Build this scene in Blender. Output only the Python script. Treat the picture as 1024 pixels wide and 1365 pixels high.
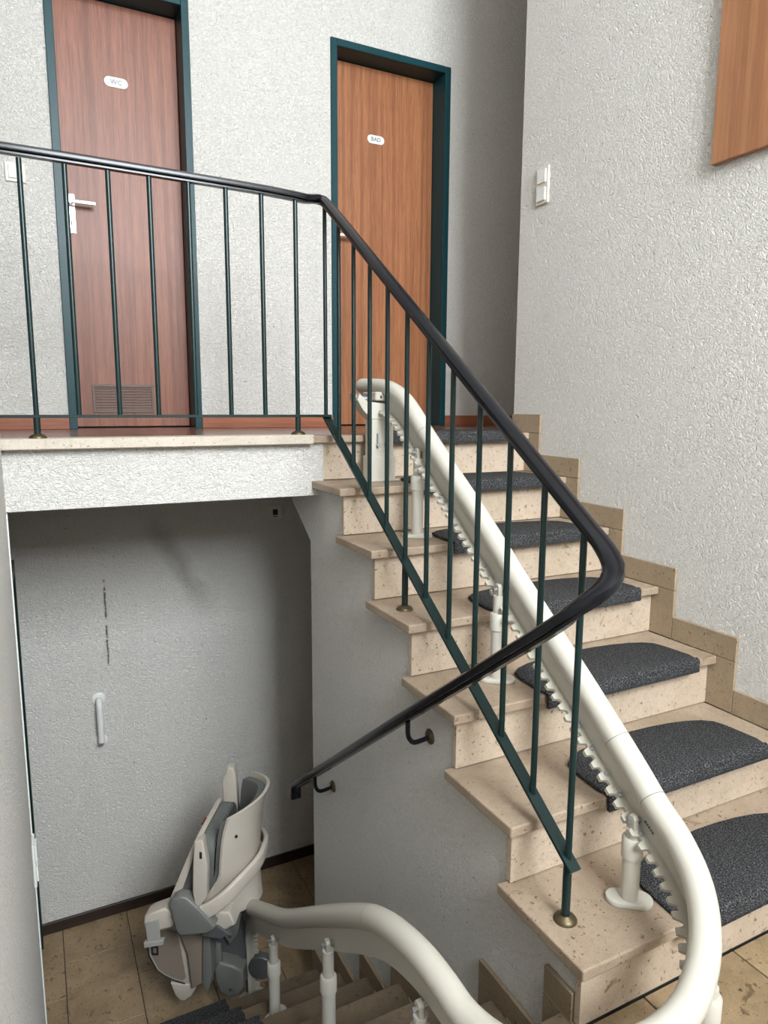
import bpy, bmesh, math, random
from mathutils import Vector, Matrix
random.seed(7)
for o in list(bpy.data.objects): bpy.data.objects.remove(o, do_unlink=True)
SC = bpy.context.scene
COL = SC.collection

# ------------------------------------------------------------------ camera
F_PX, YAW, PITCH, ROLL = 922.77, 0.4683, -0.1519, 0.0050
CAM = Vector((-0.9805, -0.9806, 1.3774))
cd = bpy.data.cameras.new('camera'); cam = bpy.data.objects.new('camera', cd); COL.objects.link(cam)
cd.sensor_fit = 'VERTICAL'; cd.sensor_height = 36.0; cd.lens = 36.0 * F_PX / 1365.0
cd.clip_start = 0.02; cd.clip_end = 60
fw = Vector((math.sin(YAW) * math.cos(PITCH), math.cos(YAW) * math.cos(PITCH), math.sin(PITCH)))
rt = Vector((math.cos(YAW), -math.sin(YAW), 0)); up = rt.cross(fw)
r2 = math.cos(ROLL) * rt + math.sin(ROLL) * up; u2 = -math.sin(ROLL) * rt + math.cos(ROLL) * up
M = Matrix((r2, u2, -fw)).transposed().to_4x4(); M.translation = CAM
cam.matrix_world = M
SC.camera = cam

# ------------------------------------------------------------------ world, light, exposure
w = bpy.data.worlds.new('World'); SC.world = w; w.use_nodes = True
w.node_tree.nodes['Background'].inputs[0].default_value = (0.9, 0.95, 1.0, 1)
w.node_tree.nodes['Background'].inputs[1].default_value = 1.0
WIN = (-0.95, 0.90, 2.45, 4.80)          # window in the rear wall: x0, x1, z0, z1
REAR = -3.4
al = bpy.data.lights.new('window_daylight', 'AREA'); al.shape = 'RECTANGLE'
al.size = WIN[1] - WIN[0] - 0.1; al.size_y = WIN[3] - WIN[2] - 0.1
al.energy = 560; al.color = (0.89, 0.955, 1.0)
lo = bpy.data.objects.new('window_daylight', al); COL.objects.link(lo)
lo.location = ((WIN[0] + WIN[1]) / 2, REAR - 0.18, (WIN[2] + WIN[3]) / 2)
lo.rotation_euler = (math.radians(90), 0, 0)
# area light points along its local -Z; rotate so it looks to +Y and slightly down
lo.rotation_euler = Vector((0, 1, -0.30)).to_track_quat('-Z', 'Z').to_euler()
vs = SC.view_settings
vs.view_transform = 'Standard'; vs.look = 'None'; vs.gamma = 1.0; vs.use_curve_mapping = False
vs.exposure = 0.05

# ------------------------------------------------------------------ materials
def mat(name, col, rough=0.5, metal=0.0, spec=0.5):
    m = bpy.data.materials.new(name); m.use_nodes = True
    b = m.node_tree.nodes['Principled BSDF']
    b.inputs['Base Color'].default_value = (*col, 1); b.inputs['Roughness'].default_value = rough
    b.inputs['Metallic'].default_value = metal; b.inputs['Specular IOR Level'].default_value = spec
    return m
class NT:
    def __init__(s, m):
        s.t = m.node_tree; s.n = s.t.nodes; s.l = s.t.links; s.b = s.n['Principled BSDF']
    def node(s, typ, **kw):
        n = s.n.new(typ)
        for k, v in kw.items(): setattr(n, k, v)
        return n
    def coord(s, scale=(1, 1, 1), rot=(0, 0, 0), loc=(0, 0, 0), kind='Object'):
        c = s.node('ShaderNodeTexCoord'); mp = s.node('ShaderNodeMapping')
        mp.inputs['Scale'].default_value = scale; mp.inputs['Rotation'].default_value = rot; mp.inputs['Location'].default_value = loc
        s.l.new(c.outputs[kind], mp.inputs[0]); return mp.outputs[0]
    def noise(s, vec, scale, detail=3, rough=0.5, dist=0):
        n = s.node('ShaderNodeTexNoise'); n.inputs['Scale'].default_value = scale; n.inputs['Detail'].default_value = detail
        n.inputs['Roughness'].default_value = rough; n.inputs['Distortion'].default_value = dist
        s.l.new(vec, n.inputs['Vector']); return n.outputs[0]
    def ramp(s, fac, stops):
        r = s.node('ShaderNodeValToRGB'); e = r.color_ramp.elements
        while len(e) < len(stops): e.new(0.5)
        for i, (p, c) in enumerate(stops):
            e[i].position = p; e[i].color = (*c, 1) if len(c) == 3 else c
        s.l.new(fac, r.inputs[0]); return r.outputs[0]
    def mix(s, fac, a, b, mode='MIX'):
        m = s.node('ShaderNodeMix', data_type='RGBA', blend_type=mode)
        for sock, v in ((m.inputs[0], fac), (m.inputs[6], a), (m.inputs[7], b)):
            if hasattr(v, 'links'): s.l.new(v, sock)
            elif isinstance(v, (int, float)): sock.default_value = v
            else: sock.default_value = (*v, 1)
        return m.outputs[2]
    def math(s, op, a, b=0.0, c=None):
        m = s.node('ShaderNodeMath', operation=op)
        for i, v in enumerate((a, b) if c is None else (a, b, c)):
            if hasattr(v, 'links'): s.l.new(v, m.inputs[i])
            else: m.inputs[i].default_value = v
        return m.outputs[0]
    def bump(s, h, strength, dist):
        b = s.node('ShaderNodeBump'); b.inputs['Strength'].default_value = strength; b.inputs['Distance'].default_value = dist
        s.l.new(h, b.inputs['Height']); s.l.new(b.outputs[0], s.b.inputs['Normal'])
    def color(s, c): s.l.new(c, s.b.inputs['Base Color'])
    def rough(s, c): s.l.new(c, s.b.inputs['Roughness'])

def plaster(name, col=(0.88, 0.85, 0.80), strength=1.0, streaks=False):
    m = mat(name, col, 0.85, 0, 0.2); t = NT(m)
    v = t.coord(rot=(0.5, 0.35, 0.6)); v2 = t.coord(scale=(1, 1, 2.2), rot=(0.7, 0.0, 0.4))
    n1 = t.noise(v, 62, 4, 0.6, 0.7); n2 = t.noise(v2, 120, 3, 0.6, 1.0)
    ridge = t.math('ABSOLUTE', t.math('SUBTRACT', n1, 0.5))
    h = t.math('ADD', t.math('MULTIPLY', ridge, -2.6), t.math('MULTIPLY', n2, 0.8))
    t.bump(h, strength, 0.011)
    big = t.noise(t.coord(), 1.7, 3)
    c = t.mix(t.math('MULTIPLY', t.ramp(big, [(0.35, (0, 0, 0)), (0.75, (1, 1, 1))]), 0.12), col, tuple(x * 0.86 for x in col))
    sp = t.noise(t.coord(), 75, 2)
    c = t.mix(t.ramp(sp, [(0.72, (0, 0, 0)), (0.76, (1, 1, 1))]), c, tuple(x * 0.45 for x in col))
    # relief shading of the rubbed plaster, painted into the colour along its ridge lines
    relief_shade = t.ramp(ridge, [(0.0, (1, 1, 1)), (0.05, (0, 0, 0))])
    relief_shade = t.math('MULTIPLY', relief_shade, t.ramp(n2, [(0.45, (0, 0, 0)), (0.6, (1, 1, 1))]))
    c = t.mix(t.math('MULTIPLY', relief_shade, 0.5), c, tuple(x * 0.55 for x in col))
    if streaks:
        # a soft diagonal dark band and one thin rust streak on this wall
        sep = t.node('ShaderNodeSeparateXYZ'); t.l.new(t.coord(), sep.inputs[0]); X, Z = sep.outputs[0], sep.outputs[2]
        wig = t.math('MULTIPLY', t.math('SUBTRACT', t.noise(t.coord(), 9, 3), 0.5), 0.12)
        d = t.math('ABSOLUTE', t.math('ADD', t.math('ADD', X, 0.36), t.math('ADD', wig, t.math('MULTIPLY', t.math('SUBTRACT', Z, 0.6), 0.55))))
        f = t.math('MULTIPLY', t.ramp(d, [(0.0, (1, 1, 1)), (0.085, (0, 0, 0))]), t.ramp(t.math('ABSOLUTE', t.math('SUBTRACT', Z, 0.55)), [(0.1, (1, 1, 1)), (0.33, (0, 0, 0))]))
        c = t.mix(t.math('MULTIPLY', f, 0.42), c, (0.22, 0.19, 0.15))
        d2 = t.math('ABSOLUTE', t.math('ADD', t.math('ADD', X, 0.707), t.math('MULTIPLY', wig, 0.05)))
        f2 = t.math('MULTIPLY', t.ramp(d2, [(0.003, (1, 1, 1)), (0.005, (0, 0, 0))]), t.ramp(t.math('ABSOLUTE', t.math('SUBTRACT', Z, 0.28)), [(0.21, (1, 1, 1)), (0.235, (0, 0, 0))]))
        f2 = t.math('MULTIPLY', f2, t.ramp(t.noise(t.coord(), 40, 2), [(0.42, (0, 0, 0)), (0.5, (1, 1, 1))]))
        c = t.mix(f2, c, (0.08, 0.05, 0.035))
    t.color(c); return m

def stone(name, col, dark, spot=(0.20, 0.10, 0.04), rough=0.5, stain=0.5, s0=0.68):
    m = mat(name, col, rough); t = NT(m)
    oi = t.node('ShaderNodeObjectInfo')
    tc = t.node('ShaderNodeTexCoord'); add = t.node('ShaderNodeVectorMath', operation='ADD'); sc = t.node('ShaderNodeVectorMath', operation='SCALE')
    cmb = t.node('ShaderNodeCombineXYZ')
    for i in range(3): t.l.new(oi.outputs['Random'], cmb.inputs[i])
    sc.inputs['Scale'].default_value = 13.0
    t.l.new(cmb.outputs[0], sc.inputs[0]); t.l.new(tc.outputs['Object'], add.inputs[0]); t.l.new(sc.outputs[0], add.inputs[1]); v = add.outputs[0]
    c = t.ramp(t.noise(v, 5, 5, 0.6, 0.5), [(0.3, dark), (0.62, col)])
    c = t.mix(t.math('MULTIPLY', t.ramp(t.noise(v, 45, 4, 0.7), [(0.5, (0, 0, 0)), (0.72, (1, 1, 1))]), 0.4), c, tuple(x * 0.62 for x in dark))
    c = t.mix(t.math('MULTIPLY', t.ramp(t.noise(v, 14, 3, 0.55, 1.5), [(s0, (0, 0, 0)), (s0 + .06, (1, 1, 1))]), stain), c, spot)
    c = t.mix(t.math('MULTIPLY', t.ramp(t.noise(v, 85, 2, 0.5), [(0.665, (0, 0, 0)), (0.70, (1, 1, 1))]), 0.8), c, tuple(x * 0.35 for x in spot))
    c = t.mix(t.math('MULTIPLY', t.ramp(t.noise(v, 240, 3, 0.7), [(0.42, (1, 1, 1)), (0.6, (0, 0, 0))]), 0.30), c, tuple(x * 0.55 for x in dark))
    t.color(c); t.bump(t.noise(v, 130, 3), 0.12, 0.002); return m

def wood(name, a, b, scale=1.0, rough=0.42, axis='z'):
    m = mat(name, a, rough, 0, 0.35); t = NT(m)
    s = {'z': (1, 1, 0.035), 'x': (0.035, 1, 1), 'y': (1, 0.035, 1)}[axis]
    v = t.coord(scale=s)
    g = t.math('ADD', t.math('MULTIPLY', t.noise(v, 230 * scale, 5, 0.7), 0.78), t.math('MULTIPLY', t.noise(v, 26 * scale, 4, 0.6, 0.4), 0.36))
    c = t.ramp(g, [(0.42, b), (0.70, a)])
    s2 = {'z': (1, 1, 0.012), 'x': (0.012, 1, 1), 'y': (1, 0.012, 1)}[axis]
    c = t.mix(t.math('MULTIPLY', t.ramp(t.noise(t.coord(scale=s2), 34 * scale, 2), [(0.5, (0, 0, 0)), (0.62, (1, 1, 1))]), 0.35), c, tuple(x * 0.55 for x in b))
    t.color(c); t.bump(g, 0.08, 0.001); return m

M_WALL = plaster('plaster_white')
M_WALL_LOW = plaster('plaster_lower_wall', streaks=True)
M_STONE = stone('limestone_step', (0.39, 0.30, 0.22), (0.285, 0.212, 0.148), stain=0.7)
M_RISER = stone('limestone_riser', (0.52, 0.415, 0.32), (0.42, 0.33, 0.24), stain=0.9)
M_SKIRT = stone('limestone_skirting', (0.36, 0.275, 0.185), (0.29, 0.215, 0.14), stain=0.5)
M_TILE = stone('floor_tile', (0.33, 0.235, 0.135), (0.20, 0.138, 0.074), (0.06, 0.036, 0.016), 0.45, 0.7, 0.625)
M_LOWSTEP_SHADED = stone('limestone_low_step_shaded', (0.15, 0.11, 0.072), (0.10, 0.071, 0.046), (0.06, 0.035, 0.018), stain=0.6)  # same limestone darkened: the shade of the lower flight is in the colour
M_SKIRTL_SHADED = stone('limestone_low_skirting_shaded', (0.27, 0.205, 0.135), (0.20, 0.145, 0.092), stain=0.5)  # skirting stone darkened likewise, shade painted into its colour
M_EDGE = stone('limestone_landing_edge', (0.52, 0.455, 0.38), (0.43, 0.37, 0.30), stain=0.4)
M_GROUT = mat('grout', (0.05, 0.042, 0.035), 0.9)
M_DOOR = wood('mahogany_door', (0.27, 0.108, 0.066), (0.155, 0.052, 0.031))
M_DOOR2 = wood('mahogany_door_warm', (0.36, 0.150, 0.066), (0.21, 0.075, 0.032))
M_PANEL = wood('wood_panel', (0.38, 0.185, 0.095), (0.28, 0.12, 0.058), 0.6, 0.3)
M_BASE = wood('wood_baseboard', (0.33, 0.12, 0.06), (0.22, 0.07, 0.035), axis='x')
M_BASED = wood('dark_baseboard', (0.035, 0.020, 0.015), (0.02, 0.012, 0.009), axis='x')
M_PARQ = wood('landing_wood', (0.20, 0.09, 0.06), (0.12, 0.05, 0.035), axis='x', rough=0.22)
M_GREEN = mat('green_frame', (0.006, 0.040, 0.048), 0.38, 0, 0.25)
M_RAILG = mat('green_railing', (0.003, 0.0165, 0.016), 0.30, 0, 0.4)
M_BLACK = mat('black_handrail', (0.003, 0.0036, 0.006), 0.22, 0, 0.35)
M_IVORY = mat('ivory_rail', (0.49, 0.465, 0.405), 0.36)
M_IVDARK = mat('ivory_rack', (0.43, 0.405, 0.34), 0.4)
M_STEEL = mat('zinc_bolt', (0.45, 0.47, 0.5), 0.35, 0.9)
M_BRASS = mat('old_brass', (0.115, 0.09, 0.05), 0.45, 0.8)
M_CREAM = mat('switch_cream', (0.60, 0.57, 0.48), 0.4)
M_WPLAST = mat('white_plastic', (0.64, 0.64, 0.615), 0.38)
M_ALU = mat('aluminium', (0.78, 0.77, 0.74), 0.3, 0.6)
M_DARK = mat('dark_plastic', (0.012, 0.012, 0.013), 0.4)
M_SHELL = mat('chair_ivory', (0.46, 0.41, 0.35), 0.42)
M_CUSH = mat('chair_cushion', (0.12, 0.125, 0.115), 0.6)
M_CGREY = mat('chair_grey', (0.15, 0.15, 0.138), 0.45)
M_CDARK = mat('chair_dark_grey', (0.085, 0.088, 0.09), 0.45)
M_CTAUPE = mat('chair_taupe', (0.23, 0.185, 0.145), 0.5)
M_BELT = mat('seat_belt', (0.30, 0.29, 0.26), 0.8)
M_TEXT = mat('sign_text', (0.06, 0.06, 0.065), 0.6)
M_VENT = mat('vent_brown', (0.10, 0.06, 0.045), 0.45)
M_RED = mat('red_button', (0.25, 0.02, 0.02), 0.4)
M_GLASS = mat('window_glass', (0.95, 0.97, 1), 0.05)
_t = NT(M_GLASS); _tr = _t.node('ShaderNodeBsdfTransparent'); _mx = _t.node('ShaderNodeMixShader'); _mx.inputs[0].default_value = 0.08
_t.l.new(_tr.outputs[0], _mx.inputs[1]); _t.l.new(_t.b.outputs[0], _mx.inputs[2]); _t.l.new(_mx.outputs[0], _t.n['Material Output'].inputs[0])
def mat_carpet():
    m = mat('carpet_mat', (0.05, 0.055, 0.07), 0.95, 0, 0.1); t = NT(m)
    n = t.noise(t.coord(scale=(1, 1, 1)), 260, 3, 0.7); n2 = t.noise(t.coord(scale=(1, 4, 4)), 160, 2, 0.6)
    g = t.math('ADD', t.math('MULTIPLY', n, 0.6), t.math('MULTIPLY', n2, 0.4))
    t.color(t.ramp(g, [(0.40, (0.008, 0.008, 0.008)), (0.52, (0.038, 0.038, 0.040)), (0.63, (0.175, 0.172, 0.172))]))
    t.bump(g, 0.9, 0.004); return m
M_MAT = mat_carpet()
M_MATD = mat('carpet_edging', (0.022, 0.024, 0.03), 0.95)

# ------------------------------------------------------------------ mesh helpers
def box(bm, x0, x1, y0, y1, z0, z1, bev=0.0, seg=1):
    vs = [bm.verts.new(p) for p in ((x0, y0, z0), (x1, y0, z0), (x1, y1, z0), (x0, y1, z0), (x0, y0, z1), (x1, y0, z1), (x1, y1, z1), (x0, y1, z1))]
    fs = [bm.faces.new([vs[i] for i in q]) for q in ((0, 3, 2, 1), (4, 5, 6, 7), (0, 1, 5, 4), (1, 2, 6, 5), (2, 3, 7, 6), (3, 0, 4, 7))]
    if bev:
        es = list({e for f in fs for e in f.edges})
        bmesh.ops.bevel(bm, geom=es, offset=bev, segments=seg, affect='EDGES', profile=0.5)
def prism(bm, pts, axis, a0, a1, bev=0.0, seg=2):
    """polygon in the two other axes (cyclic order) extruded along axis from a0 to a1"""
    def P(u, v, a): return {'x': (a, u, v), 'y': (u, a, v), 'z': (u, v, a)}[axis]
    A = [bm.verts.new(P(u, v, a0)) for u, v in pts]; B = [bm.verts.new(P(u, v, a1)) for u, v in pts]
    n = len(pts); fs = [bm.faces.new(A), bm.faces.new(B[::-1])]
    for i in range(n): fs.append(bm.faces.new((A[i], B[i], B[(i + 1) % n], A[(i + 1) % n])))
    bmesh.ops.recalc_face_normals(bm, faces=fs)
    if bev:
        es = list(set(fs[0].edges) | set(fs[1].edges))
        bmesh.ops.bevel(bm, geom=es, offset=bev, segments=seg, affect='EDGES', profile=0.5)
    return fs
def frames(pts, side0=None):
    n = len(pts); out = []; prev = Vector(side0) if side0 else None
    for i in range(n):
        T = (pts[min(i + 1, n - 1)] - pts[max(i - 1, 0)]).normalized()
        S = T.cross(Vector((0, 0, 1)))
        if S.length < 0.25 and prev is not None: S = prev - T * prev.dot(T)
        S.normalize()
        if prev is not None and S.dot(prev) < 0 and S.length: S = S if abs(T.z) < 0.9 else -S
        prev = S; out.append((pts[i], T, S, S.cross(T)))
    return out
def sweep(bm, fr, prof, caps=True):
    """prof: list of (side, up); frames from frames()"""
    rings = [[bm.verts.new(p + S * u + U * v) for u, v in prof] for p, T, S, U in fr]
    n = len(prof); fs = []
    for a, b in zip(rings, rings[1:]):
        for i in range(n): fs.append(bm.faces.new((a[i], a[(i + 1) % n], b[(i + 1) % n], b[i])))
    if caps: fs += [bm.faces.new(rings[0][::-1]), bm.faces.new(rings[-1])]
    bmesh.ops.recalc_face_normals(bm, faces=fs)
def circ(r, n=12, ru=None): return [(r * math.cos(2 * math.pi * i / n), (ru or r) * math.sin(2 * math.pi * i / n)) for i in range(n)]
def rrect(w, h, r, k=3):
    out = []
    for cx, cy, a0 in ((w / 2 - r, h / 2 - r, 0), (-w / 2 + r, h / 2 - r, 90), (-w / 2 + r, -h / 2 + r, 180), (w / 2 - r, -h / 2 + r, 270)):
        for i in range(k + 1):
            a = math.radians(a0 + 90 * i / k); out.append((cx + r * math.cos(a), cy + r * math.sin(a)))
    return out
def tube(bm, p, q, r, r1=None, n=14):
    p, q = Vector(p), Vector(q); r1 = r if r1 is None else r1
    T = (q - p).normalized(); S = T.orthogonal().normalized(); U = T.cross(S)
    A = [bm.verts.new(p + (S * c + U * s) * r) for c, s in circ(1, n)]; B = [bm.verts.new(q + (S * c + U * s) * r1) for c, s in circ(1, n)]
    fs = [bm.faces.new((A[i], A[(i + 1) % n], B[(i + 1) % n], B[i])) for i in range(n)] + [bm.faces.new(A[::-1]), bm.faces.new(B)]
    bmesh.ops.recalc_face_normals(bm, faces=fs)
def lathe(bm, c, prof, n=20, axis='z'):
    """prof: (radius, along axis)"""
    def P(r, h, a):
        u, v = r * math.cos(a), r * math.sin(a)
        d = {'z': (u, v, h), 'x': (h, u, v), 'y': (u, h, v)}[axis]
        return (c[0] + d[0], c[1] + d[1], c[2] + d[2])
    rings = [[bm.verts.new(P(max(r, 1e-4), h, 2 * math.pi * i / n)) for i in range(n)] for r, h in prof]; fs = []
    for a, b in zip(rings, rings[1:]):
        for i in range(n): fs.append(bm.faces.new((a[i], a[(i + 1) % n], b[(i + 1) % n], b[i])))
    fs += [bm.faces.new(rings[0][::-1]), bm.faces.new(rings[-1])]
    bmesh.ops.recalc_face_normals(bm, faces=fs)
def crom(pts, step=0.02):
    P = [Vector(p) for p in pts]; P = [2 * P[0] - P[1]] + P + [2 * P[-1] - P[-2]]; out = []
    for i in range(1, len(P) - 2):
        a, b, c, d = P[i - 1:i + 3]; n = max(2, int((c - b).length / step))
        for k in range(n):
            t = k / n
            out.append(0.5 * ((2 * b) + (c - a) * t + (2 * a - 5 * b + 4 * c - d) * t * t + (3 * b - a - 3 * c + d) * t ** 3))
    out.append(P[-2]); return out

def obj(name, bm, m, parent=None, smooth=False, kind=None, label=None):
    me = bpy.data.meshes.new(name)
    if smooth:
        for f in bm.faces: f.smooth = True
    bm.to_mesh(me); bm.free()
    if smooth:
        try: me.set_sharp_from_angle(angle=math.radians(40))
        except Exception: pass
    for x in (m if isinstance(m, (list, tuple)) else [m]): me.materials.append(x)
    o = bpy.data.objects.new(name, me); COL.objects.link(o)
    if parent is not None:
        o.parent = parent
        o.matrix_parent_inverse = Matrix.Translation(-parent.location) if parent.get('world_parts') else Matrix.Identity(4)
    if kind: o['kind'] = kind
    if label: o['label'] = label
    return o
def thing(name, label, cat, loc=(0, 0, 0), rz=0.0, group=None, world_parts=True, kind=None):
    o = bpy.data.objects.new(name, None); COL.objects.link(o); o.location = loc; o.rotation_euler = (0, 0, rz); o.empty_display_size = 0.05
    if world_parts: o['world_parts'] = 1
    if kind: o['kind'] = kind
    if label: o['label'] = label; o['category'] = cat
    if group: o['group'] = group
    return o
def tag(o, label, cat, group=None):
    o['label'] = label; o['category'] = cat
    if group: o['group'] = group
    return o
def B(): return bmesh.new()
def bx(name, m, parent, *a, bev=0.0, **k):
    bm = B(); box(bm, *a, bev=bev); return obj(name, bm, m, parent, **k)

# ------------------------------------------------------------------ main sizes
R, G = 0.18, 0.262                 # upper flight rise, going
RL = 0.1925                        # lower flight rise
W = 1.07                           # right wall plane
XL = -1.075                        # left wall plane
XS = 0.035                         # face of the wall under the flight
YB = 2.69                          # back wall plane
ZF = -7 * RL                       # lower floor
ZL = 7 * R                         # upper landing (1.26)
ZC = 5.0                          # ceiling
N = lambda i: (i - 1) * G          # nosing of upper tread i
NK = lambda k: 0.085 + G * k       # nosing of lower tread k

# ------------------------------------------------------------------ setting
# back wall with two door openings (upper storey) and plain lower storey
D1 = (-0.819, -0.188); D2 = (0.545, 1.287); DTOP = 3.288; FACE = 0.036; REC = 0.125
bm = B()
for x0, x1, z0, z1 in ((-2.4, D1[0] + .01, ZL - .2, ZC), (D1[1] - .01, D2[0] + .01, ZL - .2, ZC), (D2[1] - .01, 3.4, ZL - .2, ZC), (D1[0] + .01, D1[1] - .01, DTOP - .01, ZC), (D2[0] + .01, D2[1] - .01, DTOP - .01, ZC)):
    box(bm, x0, x1, YB, YB + 0.2, z0, z1)
obj('wall_back', bm, M_WALL, kind='structure')
bx('wall_back_lower', M_WALL_LOW, None, -1.4, 1.3, YB, YB + 0.2, ZF - .1, ZL - .2, kind='structure')
# right wall beside the upper flight, its end turns the corner to the right
bx('wall_right', M_WALL, None, W, W + 0.15, REAR, 1.71, ZF, ZC, kind='structure')
bx('wall_right_return', M_WALL, None, W + 0.15, 3.4, 1.56, 1.71, ZL - .2, ZC, kind='structure')
bx('wall_lower_right', M_WALL, None, 1.2, 1.35, 1.5, YB, ZF - .1, ZL - .16, kind='structure')
bx('wall_far_right', M_WALL, None, 3.4, 3.55, 1.4, YB + .2, ZL - .2, ZC, kind='structure')
# left wall of the stair well; beyond the beam it steps back
bx('wall_left', M_WALL, None, XL - 0.16, XL, REAR, 1.60, ZF - .1, ZC, kind='structure')
bx('wall_left_lower', M_WALL, None, -1.30, -1.13, 1.60, YB, ZF - .1, ZL - .1, kind='structure')
bm = B(); prism(bm, [(XL - 0.004, 1.576), (XL + 0.004, 1.576), (XL + 0.004, 1.604), (XL - 0.05, 1.604), (XL - 0.05, 1.600), (XL - 0.004, 1.600)], 'z', ZF, ZL - 0.24)
obj('trim_1', bm, M_WPLAST, kind='structure')
bx('wall_far_left', M_WALL, None, -2.55, -2.4, 1.45, YB + .2, ZL - .2, ZC, kind='structure')
bx('wall_front_left', M_WALL, None, -2.4, XL - 0.16, 1.45, 1.60, ZL - .2, ZC, kind='structure')
bx('ceiling', M_WALL, None, -2.55, 3.55, REAR - .2, YB + .2, ZC, ZC + .15, kind='structure')
# rear wall behind the camera with the stairwell window
bm = B()
for x0, x1, z0, z1 in ((XL - .16, WIN[0], ZF, ZC), (WIN[1], W + .15, ZF, ZC), (WIN[0], WIN[1], ZF, WIN[2]), (WIN[0], WIN[1], WIN[3], ZC)):
    box(bm, x0, x1, REAR - 0.15, REAR, z0, z1)
obj('wall_rear', bm, M_WALL, kind='structure')
wn = thing('window_1', None, None, ((WIN[0] + WIN[1]) / 2, REAR - .1, WIN[2]), kind='structure')
bm = B(); fw_ = 0.05
for a in ((WIN[0], WIN[0] + fw_, WIN[2], WIN[3]), (WIN[1] - fw_, WIN[1], WIN[2], WIN[3]), (WIN[0] + fw_, WIN[1] - fw_, WIN[2], WIN[2] + fw_), (WIN[0] + fw_, WIN[1] - fw_, WIN[3] - fw_, WIN[3]), (-0.04, 0.0, WIN[2] + fw_, WIN[3] - fw_)):
    box(bm, a[0], a[1], REAR - 0.12, REAR - 0.07, a[2], a[3])
obj('window_frame', bm, M_WPLAST, wn)
for a, b in ((WIN[0] + fw_, -0.04), (0.0, WIN[1] - fw_)):
    bx('pane', M_GLASS, wn, a, b, REAR - 0.098, REAR - 0.094, WIN[2] + fw_, WIN[3] - fw_)

# landing: concrete deck with plastered fascia, wooden floor on top
bx('landing_beam', M_WALL, None, -2.4, 0.05, 1.596, 1.80, 1.024, ZL - .03, kind='structure')
bx('landing_deck', M_WALL, None, -2.4, 3.4, 1.80, YB, 1.10, ZL - .03, kind='structure')
bx('landing_deck_edge', M_WALL, None, 0.05, W, 1.64, 1.80, 1.10, ZL - .03, kind='structure')
bx('landing_floor', M_PARQ, None, -2.4, 3.4, 1.665, YB, ZL - .03, ZL, kind='structure')
sl = thing('landing_edge_slab', None, None, (-1.0, 1.6, ZL), kind='structure')
for a, b in ((-2.4, -1.31), (-1.308, -0.004)):
    bx('slab', M_EDGE, sl, a, b, 1.552, 1.663, ZL - 0.030, ZL + 0.006, bev=0.003)

# lower floor: tiles in running bond over grout
fl = thing('floor', None, None, (-0.5, 2.1, ZF), kind='structure')
bx('grout_bed', M_GROUT, fl, -1.30, 1.2, 1.60, YB, ZF - .06, ZF - 0.004)
for j in range(-1, 8):
    x0, x1 = -1.005 + 0.3155 * (j - 1), -1.005 + 0.3155 * j
    off = {0: .25, 1: 0.0}.get(j % 2) + 1.96 - 0.47 * 2
    for i in range(-1, 5):
        y0, y1 = off + .47 * i, off + .47 * (i + 1)
        a, b, c, d = max(x0, -1.13), min(x1, 1.2), max(y0, 1.62), min(y1, YB)
        if b - a > .02 and d - c > .02: bx('tile', M_TILE, fl, a + .002, b - .002, c + .002, d - .002, ZF - .012, ZF + random.uniform(-.0006, .0006), bev=0.0012)
# half landing floor where the camera stands
hf = thing('half_landing_floor', None, None, (0, -.8, 0), kind='structure')
bx('grout_bed', M_GROUT, hf, XL, W, REAR, 0.028, -0.08, -0.004)
for j in range(-6, 3):
    x0, x1 = 0.54 + .3155 * j, 0.54 + .3155 * (j + 1)
    ye = 0.030 if x0 > -.2 else -0.21
    for i in range(8):
        y1 = ye - .47 * i - (0.2 if j % 2 and i else 0); y0 = ye - .47 * (i + 1) - (0.2 if j % 2 else 0)
        a, b, c = max(x0, XL), min(x1, W), max(y0, REAR)
        if b - a > .02 and y1 - c > .02: bx('tile', M_TILE, hf, a + .002, b - .002, c + .002, y1 - .002, -.012, random.uniform(-.0006, .0006), bev=0.0012)

# wall body under the upper flight (plastered face to the left, hidden core to the right)
prof = [(0.055, ZF)]
for i in range(1, 8): prof += [(N(i) + .052, (i - 1) * R - .029 if i > 1 else ZF), (N(i) + .052, i * R - .029)]
prof = [(0.052, ZF), (0.052, R - .029)]
for i in range(2, 8): prof += [(N(i) + .052, (i - 1) * R - .029), (N(i) + .052, i * R - .029)]
prof += [(1.80, ZL - .029), (1.80, 1.022), (1.93, 1.022), (1.93, 0.958), (1.708, 0.816), (1.708, ZF)]
bm = B(); fs = prism(bm, prof, 'x', XS, W)
for f in bm.faces:
    if abs(f.normal.x) < .5 and f.calc_center_median().y < 1.75: f.material_index = 1
obj('wall_stringer', bm, [M_WALL, M_GROUT], kind='structure')

# baseboards
for n, (a, b) in enumerate(((-2.4, D1[0]), (D1[1], D2[0]), (D2[1], 3.4))):
    bx('baseboard_back', M_BASE, None, a, b, YB - 0.014, YB, ZL, ZL + .062, bev=0.002, kind='structure')
bx('baseboard_lower', M_BASED, None, -1.128, 1.3, YB - 0.014, YB, ZF, ZF + .062, bev=0.002, kind='structure')

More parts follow.
